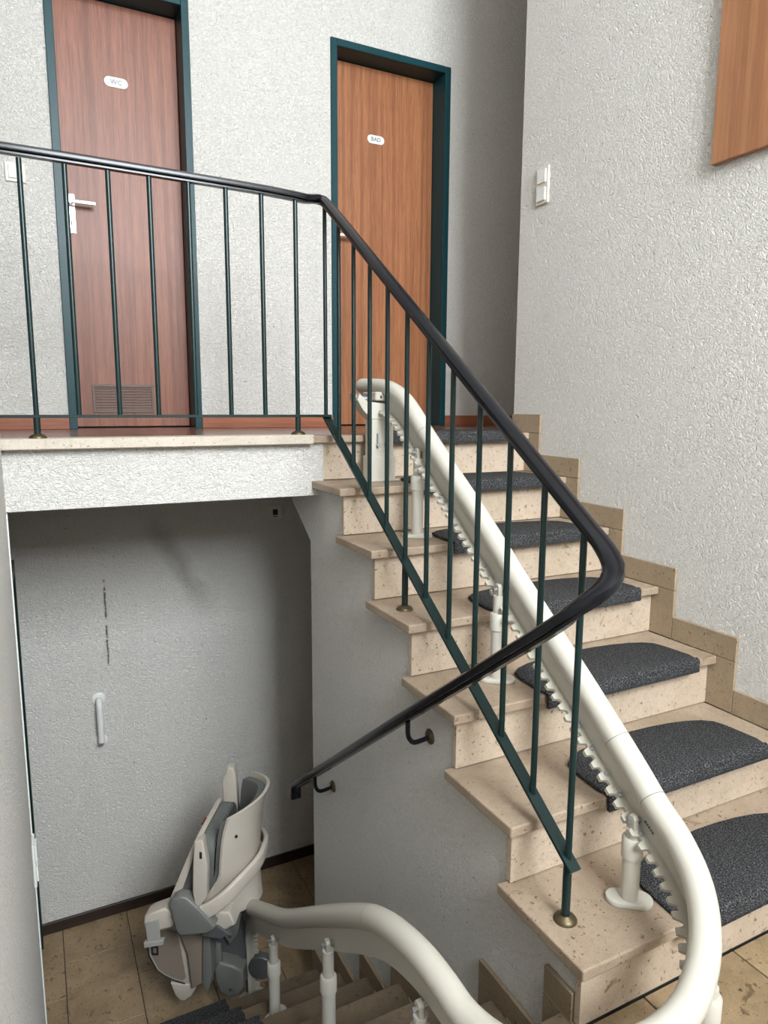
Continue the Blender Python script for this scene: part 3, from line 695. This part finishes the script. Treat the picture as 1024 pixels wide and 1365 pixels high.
# seat base, swivel, post
bm = B(); prism(bm, [(.10, .66), (.16, .62), (.15, .56), (.06, .54), (-.06, .56), (-.12, .60), (-.10, .66)], 'y', -.17, .19, bev=.012, seg=3); obj('seat_base', bm, M_SHELL, ch, smooth=True)
bm = B(); prism(bm, [(-.10, .565), (-.05, .60), (.02, .60), (.02, .55), (-.06, .54)], 'y', .10, .20, bev=.004); obj('seat_gap', bm, M_CDARK, ch)
bm = B(); prism(bm, [(.156, .60), (.041, .60), (.050, .25), (.075, .235), (.104, .216), (.118, .392), (.15, .48)], 'y', .02, .12, bev=.010, seg=3); obj('seat_post', bm, M_CTAUPE, ch, smooth=True)
bm = B(); prism(bm, [(.036, .56), (.010, .56), (.004, .30), (.030, .20), (.050, .26), (.045, .40)], 'y', .0, .13, bev=.006); obj('post_cover', bm, M_CGREY, ch, smooth=True)
# belt reel, strap, buckle
bm = B(); prism(bm, [(.254, .634), (.23, .652), (.166, .680), (.135, .66), (.120, .612), (.140, .592), (.187, .577), (.246, .570), (.258, .60)], 'y', .14, .215, bev=.010, seg=3); obj('belt_reel', bm, M_SHELL, ch, smooth=True)
bm = B(); prism(bm, [(.246, .615), (.19, .632), (.186, .53), (.240, .518)], 'y', .214, .222, bev=.001, seg=1); obj('seat_belt', bm, M_BELT, ch, label='grey seat belt strap')
bm = B(); prism(bm, [(.256, .525), (.170, .545), (.175, .520), (.255, .500)], 'y', .205, .226, bev=.004); bk = obj('belt_buckle', bm, M_BELT, ch)
bm = B()
for a0, a1, h0, h1 in ((.200, .206, .465, .505), (.222, .228, .465, .505), (.206, .222, .465, .471), (.206, .222, .499, .505)): box(bm, a0, a1, .212, .218, h0, h1)
obj('buckle_tongue', bm, M_DARK, bk)
# footrest folded upwards
fo = [(.300, .43), (.308, .405), (.304, .351), (.267, .274), (.235, .25), (.188, .228), (.130, .212), (.108, .23), (.130, .40), (.148, .50), (.20, .515), (.25, .50)]
bm = B(); prism(bm, fo, 'y', .02, .095, bev=.010, seg=3); ft = obj('footrest', bm, M_SHELL, ch, smooth=True)
cx = sum(p[0] for p in fo) / len(fo); cz = sum(p[1] for p in fo) / len(fo)
bm = B(); prism(bm, [(cx + (a - cx) * .76, cz + (h - cz) * .82) for a, h in fo], 'y', .0935, .0975, bev=.0015, seg=1); obj('footrest_pad', bm, M_CTAUPE, ft, label='taupe footrest pad')
bm = B(); sweep(bm, frames([Vector((cx + (a - cx) * .90, .096, cz + (h - cz) * .92)) for a, h in fo[:7]], (0, 1, 0)), circ(.0032, 6)); obj('footrest_seal', bm, M_DARK, ft)
bm = B(); prism(bm, [(.204, .222), (.186, .165), (.163, .138), (.140, .140), (.112, .165), (.086, .215), (.11, .225)], 'y', .050, .100, bev=.008, seg=3); obj('footrest_flap', bm, M_SHELL, ft, smooth=True)
# carriage that climbs the rail
bm = B(); prism(bm, [(.035, .46), (-.02, .50), (-.09, .47), (-.11, .36), (-.10, .16), (-.03, .12), (.02, .15), (.03, .30)], 'y', -.09, .02, bev=.008, seg=2); obj('carriage_body', bm, M_CDARK, ch, smooth=True)
bm = B(); prism(bm, [(.012, .300), (-.01, .325), (-.075, .310), (-.115, .285), (-.118, .205), (-.10, .170), (-.058, .152), (-.008, .178), (.01, .235)], 'y', .0, .085, bev=.014, seg=3); gc = obj('motor_cover', bm, M_CGREY, ch, smooth=True)
bm = B(); tube(bm, (-.06, .084, .20), (-.06, .089, .20), .010, n=10); obj('cover_screw', bm, M_STEEL, gc, smooth=True)
bm = B(); prism(bm, [(.065, .42), (.025, .45), (.012, .30), (.018, .23), (.062, .205)], 'y', .03, .075, bev=.006, seg=2); obj('carriage_side', bm, M_CGREY, ch, smooth=True)
bm = B(); prism(bm, [(-.03, .50), (-.075, .555), (-.105, .53), (-.09, .44), (-.05, .385), (-.03, .42)], 'y', .01, .05, bev=.006, seg=2); ca = obj('carriage_arm', bm, M_CGREY, ch, smooth=True)
for a, h in ((-.06, .505), (-.055, .43)):
    bm = B(); tube(bm, (a, .049, h), (a, .055, h), .007, n=8); obj('arm_screw', bm, M_STEEL, ca)
bm = B(); prism(bm, [(.005, .41), (-.018, .40), (-.024, .31), (-.006, .285), (.010, .32)], 'y', .055, .075, bev=.006, seg=2); obj('carriage_lever', bm, M_CGREY, ch, smooth=True)
bm = B(); lathe(bm, (-.175, .0, .24), [(.001, -.03), (.052, -.03), (.056, -.026), (.056, .006), (.052, .01), (.001, .01)], 20, 'y'); obj('guide_wheel', bm, M_CDARK, ch, smooth=True)

# ------------------------------------------------------------------ small wall fittings
def wall_plate(name, label, cat, c, normal, w, h, m, rockers):
    """c: centre on the wall; normal 'y-' or 'x-'"""
    t = thing(name, label, cat, c)
    def pbox(n, u0, u1, z0, z1, d0, d1, mm, bev, par):
        bm = B()
        if normal == 'y-': box(bm, c[0] + u0, c[0] + u1, c[1] - d1, c[1] - d0, c[2] + z0, c[2] + z1, bev=bev, seg=2)
        elif normal == 'x-': box(bm, c[0] - d1, c[0] - d0, c[1] + u0, c[1] + u1, c[2] + z0, c[2] + z1, bev=bev, seg=2)
        else: box(bm, c[0] + d0, c[0] + d1, c[1] + u0, c[1] + u1, c[2] + z0, c[2] + z1, bev=bev, seg=2)
        return obj(n, bm, mm, par)
    pbox('plate', -w / 2, w / 2, -h / 2, h / 2, 0, .010, m, .004, t)
    for (u0, u1, z0, z1, nm, mm) in rockers: pbox(nm, u0, u1, z0, z1, .008, .016 if nm == 'rocker' else .0115, mm, .0015, t)
    return t
wall_plate('light_switch', 'cream single light switch on the wall beside the WC door', 'switch', (-.975, YB, 2.398), 'y-', .083, .083, M_CREAM, [(-.027, .027, -.027, .027, 'rocker', M_CREAM)])
wall_plate('light_switch', 'white double light switch on the rough wall above the stone stairs', 'switch', (W, 1.553, 2.325), 'x-', .083, .154, M_CREAM, [(-.027, .027, .010, .064, 'rocker', M_WPLAST), (-.027, .027, -.064, -.010, 'rocker', M_WPLAST)])
wall_plate('wall_socket', 'cream square wall switch with dark centre under the landing beam', 'switch', (.195, YB, .792), 'y-', .083, .083, M_CREAM, [(-.014, .014, -.016, .016, 'insert', M_DARK), (-.014, .014, -.026, -.022, 'slot', M_DARK)])
wall_plate('light_switch', 'white double light switch on the left stairwell wall near the lower hall corner', 'switch', (XL, 1.54, -.20), 'x+', .083, .16, M_WPLAST, [(-.027, .027, .012, .066, 'rocker', M_WPLAST), (-.027, .027, -.066, -.012, 'rocker', M_WPLAST)])
gb = thing('grab_bar', 'short white grab bar on the lower plaster wall', 'grab bar', (-.765, YB, -.36))
gx, z0, z1 = -.765, -.345, -.118
bm = B(); sweep(bm, frames(crom([(gx, YB - .004, z1), (gx, YB - .03, z1), (gx, YB - .048, z1 - .012), (gx, YB - .052, z1 - .035), (gx, YB - .052, z0 + .035), (gx, YB - .048, z0 + .012), (gx, YB - .03, z0), (gx, YB - .004, z0)], .008), (1, 0, 0)), circ(.0155, 14)); obj('bar', bm, M_WPLAST, gb, smooth=True)
for z in (z0, z1):
    bm = B(); lathe(bm, (gx, YB, z), [(.034, 0), (.034, -.005), (.028, -.009), (.016, -.010)], 20, 'y'); obj('rosette', bm, M_WPLAST, gb, smooth=True)
# wooden panel on the right wall
bm = B(); box(bm, W - .024, W - .002, -.35, .683, 2.157, 3.25, bev=.002); tag(obj('wooden_panel', bm, M_PANEL), 'smooth brown wooden panel mounted high on the rough white wall', 'wood panel')
